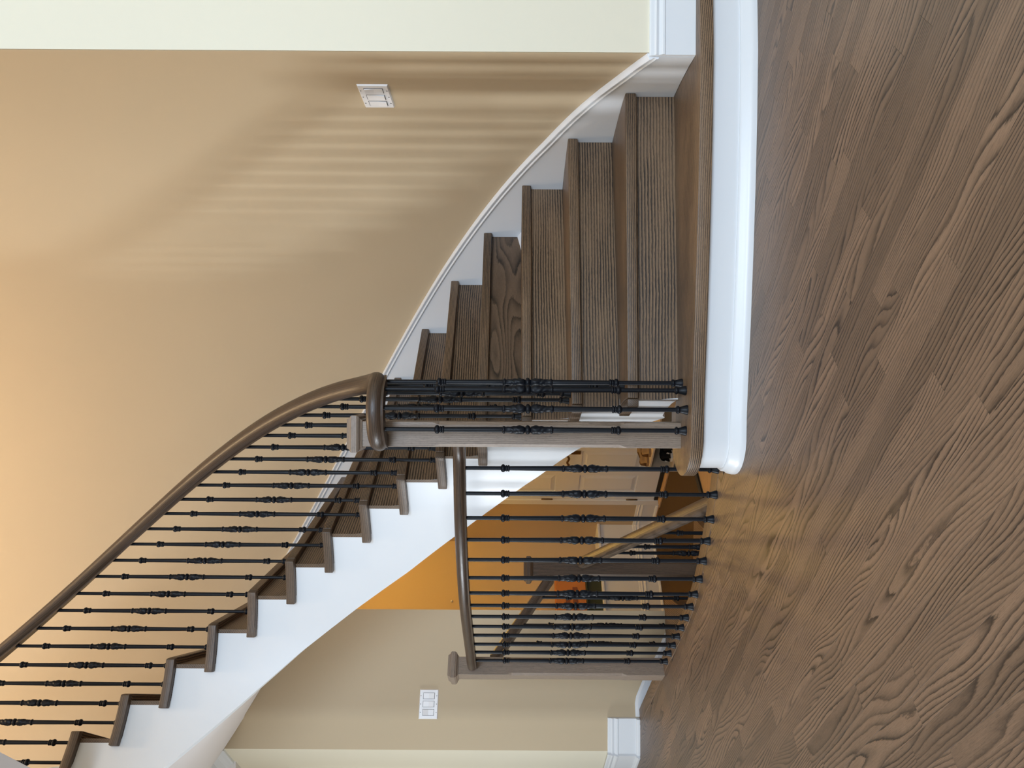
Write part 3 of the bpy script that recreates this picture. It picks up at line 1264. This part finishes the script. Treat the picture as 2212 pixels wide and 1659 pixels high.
# ---------------------------------------------------------------- switch plates
def switch_plate(name, c, right, out, label, pattern):
    """three-gang rocker plate; right = wall direction, out = wall normal"""
    r_, o_, u_ = Vector(right).normalized(), Vector(out).normalized(), Vector((0, 0, 1))
    root = empty(name, c, label, 'light switch')
    c = Vector(c)

    def P(x, y, z):
        return c + r_ * x + u_ * z + o_ * y

    def slab_(x0, x1, z0, z1, y0, y1, ins=0.0):
        v = [P(x, y0, z) for x, z in ((x0, z0), (x1, z0), (x1, z1), (x0, z1))] + [P(x, y1, z) for x, z in ((x0 + ins, z0 + ins), (x1 - ins, z0 + ins), (x1 - ins, z1 - ins), (x0 + ins, z1 - ins))]
        f = [(3, 2, 1, 0), (4, 5, 6, 7)] + [(i, (i + 1) % 4, 4 + (i + 1) % 4, 4 + i) for i in range(4)]
        return v, f
    v, f = slab_(-.083, .083, -.0575, .0575, .0, .0065, .004)
    plate = mesh('plate', v, f, M_PLATE, root)
    for i, x in enumerate((-.046, 0, .046)):
        v, f = slab_(x - .0175, x + .0175, -.035, .035, .0066, .0072)
        mesh('gap', v, f, M_DARK, root)
        a, b = (.0125, .0078) if pattern[i] else (.0078, .0125)
        xs = (x - .0160, x + .0160)
        v = [P(xx, .0073, zz) for xx, zz in ((xs[0], -.033), (xs[1], -.033), (xs[1], .033), (xs[0], .033))]
        v += [P(xs[0], a, -.033), P(xs[1], a, -.033), P(xs[1], b, .033), P(xs[0], b, .033), P(xs[0], .0085, 0), P(xs[1], .0085, 0)]
        f = [(0, 1, 5, 4), (3, 7, 6, 2), (4, 5, 9, 8), (8, 9, 6, 7), (0, 4, 8, 7, 3), (1, 2, 6, 9, 5), (0, 3, 2, 1)]
        mesh('rocker', v, f, M_PLATE, root)
        for z in (-.048, .048):
            bm = bmesh.new()
            Q = Matrix.Translation(P(x, .0066, z)) @ o_.to_track_quat('Z', 'Y').to_matrix().to_4x4()
            lathe_bm(bm, [(.0024, 0), (.0022, .0008), (.0012, .0010)], 8, M=Q)
            finish('screw', bm, M_DARK, root, smooth=True)
    return root


a = 6.5
switch_plate('light_switch', pol(RW - .001, a, 1.294), (math.sin(R(a)), -math.cos(R(a)), 0), (-math.cos(R(a)), -math.sin(R(a)), 0),
             'white triple rocker switch plate on the tan wall above the lowest stairs', (1, 1, 0))
a = 114.6
switch_plate('light_switch', pol(RW - .001, a, 1.279), (math.sin(R(a)), -math.cos(R(a)), 0), (-math.cos(R(a)), -math.sin(R(a)), 0),
             'white triple rocker switch plate on the wall left of the far newel post', (0, 1, 1))

# ---------------------------------------------------------------- things on the hall ledge
def cbox(name, c, e, s, z0, z1, mat, label, cat):
    root = empty(name, (c.x, c.y, z0), label, cat)
    v, f = obox(c[:2], e, s, z0, z1)
    mesh('carton', v, f, mat, root, bevel=.004)
    return root


lc = cornerAB + BD * .78 - BN * .13
g1 = cbox('storage_box', lc, BD, (.62, .20), -.0255, .112, M_GREEN, 'dark green box lying on the white ledge under the orange box', 'box')
v, f = obox((lc + BN * .01)[:2], BD, (.64, .215), .100, .114)
mesh('lid', v, f, M_GREEN, g1, bevel=.003)
g2 = cbox('storage_box', lc + BD * .01, BD, (.60, .19), .1145, .385, M_CARD, 'orange carton with dark print standing on the dark green box', 'box')
v, f = obox((lc + BN * .0965 - BD * .02)[:2], BD, (.28, .002), .19, .235)
mesh('print_band', v, f, M_CARDD, g2)
v, f = obox((lc + BN * .0965 - BD * .02)[:2], BD, (.18, .002), .26, .30)
mesh('print_band', v, f, M_CARDD, g2)
nl = cornerUp + BD * .62 + BN * .004
bm = bmesh.new()
lathe_bm(bm, [(.006, -.006), (.012, .0), (.012, .004), (.005, .012)], 10, M=Matrix.Translation((nl.x, nl.y, 1.335)) @ BN.to_track_quat('Z', 'Y').to_matrix().to_4x4())
o = finish('wall_anchor', bm, M_PLATE, smooth=True)
tag(o, 'small pale plastic wall anchor in the ochre lit hall wall', 'wall anchor')

# ---------------------------------------------------------------- shoe rack and shoes
rk0 = Vector((-.70, 5.87, 0))
rack = empty('shoe_rack', (rk0.x, rk0.y, HALLZ), 'low pale two tier shoe rack standing in front of the hall door', 'shoe rack')


def rk(x, y, z):        # x to the right, y back, z above landing
    p = rk0 + HA * x - HN * y
    return Vector((p.x, p.y, HALLZ + z))


def rbox(x0, x1, y0, y1, z0, z1):
    v = [rk(x, y, z) for z in (z0, z1) for x, y in ((x0, y0), (x1, y0), (x1, y1), (x0, y1))]
    f = [(3, 2, 1, 0), (4, 5, 6, 7)] + [(i, (i + 1) % 4, 4 + (i + 1) % 4, 4 + i) for i in range(4)]
    return v, f


for z in (.045, .225):
    v, f = rbox(.012, .748, 0, .27, z, z + .016)
    mesh('shelf', v, f, M_WOODPALE, rack, bevel=.002)
for x0 in (0, .75):
    v, f = rbox(x0 - .0, x0 + .012, 0, .27, 0.005, .26)
    mesh('side_panel', v, f, M_WOODPALE, rack, bevel=.002)


def shoe(name, x, z, mat, sole, label, cat, slipper, back=.02):
    L = .26
    root = empty(name, rk(x, back, z), label, cat, None)
    prof = [(0, .022, .055 if slipper else .075), (.03, .032, .060 if slipper else .085), (.07, .036, .05 if slipper else .085), (.12, .037, .062 if slipper else .070), (.17, .043, .060 if slipper else .058), (.22, .040, .045), (.25, .026, .035), (.262, .008, .025)]
    # sole
    o1 = [rk(x + w_, back + y, 0) for y, w_, h in prof] + [rk(x - w_, back + y, 0) for y, w_, h in prof[::-1]]
    v, f = prism([(p.x, p.y) for p in o1], HALLZ + z, HALLZ + z + .018)
    mesh('sole', v, f, sole, root)
    bm = bmesh.new()
    prev = None
    for y, w_, h in prof:
        ring = []
        for i in range(13):
            t = math.pi * i / 12
            ww, hh = w_ * .94, h
            if not slipper and y < .1:
                hh = h
            ring.append(bm.verts.new(rk(x + ww * math.cos(t) * (1 - .25 * math.sin(t)), back + y, z + .018 + hh * math.sin(t) ** .6)))
        if prev:
            for i in range(12):
                if y <= .13 and 4 <= i <= 7:
                    continue                     # the foot opening
                bm.faces.new((prev[i], prev[i + 1], ring[i + 1], ring[i]))
        prev = ring
    bmesh.ops.solidify(bm, geom=bm.faces[:], thickness=.004)
    finish('upper', bm, mat, root, smooth='all')
    if not slipper:                              # pale zigzag mark on the heel
        for s in (-1, 1):
            pp = [rk(x + s * .012 - .010, back - .004, z + .040), rk(x + s * .012 - .004, back - .005, z + .062), rk(x + s * .012, back - .005, z + .042), rk(x + s * .012 + .006, back - .004, z + .062)]
            if s == 1:
                continue
            sweep('heel_mark', pp, [(-.002, -.002), (.002, -.002), (.002, .002), (-.002, .002)], M_SOLE, root, wood=False)
    return root


for x, w_ in ((.13, 'left'), (.235, 'right')):
    shoe('sneaker', x, .062, M_SHOE, M_SOLE, 'black sneaker with pale sole on the lower shelf, %s one of its pair' % w_, 'shoe', False)
for x, w_ in ((.07, 'left'), (.185, 'right')):
    shoe('slipper', x, .242, M_SUEDE, M_LINING, 'tan suede slipper on the top shelf of the rack, %s one of its pair' % w_, 'slipper', True)
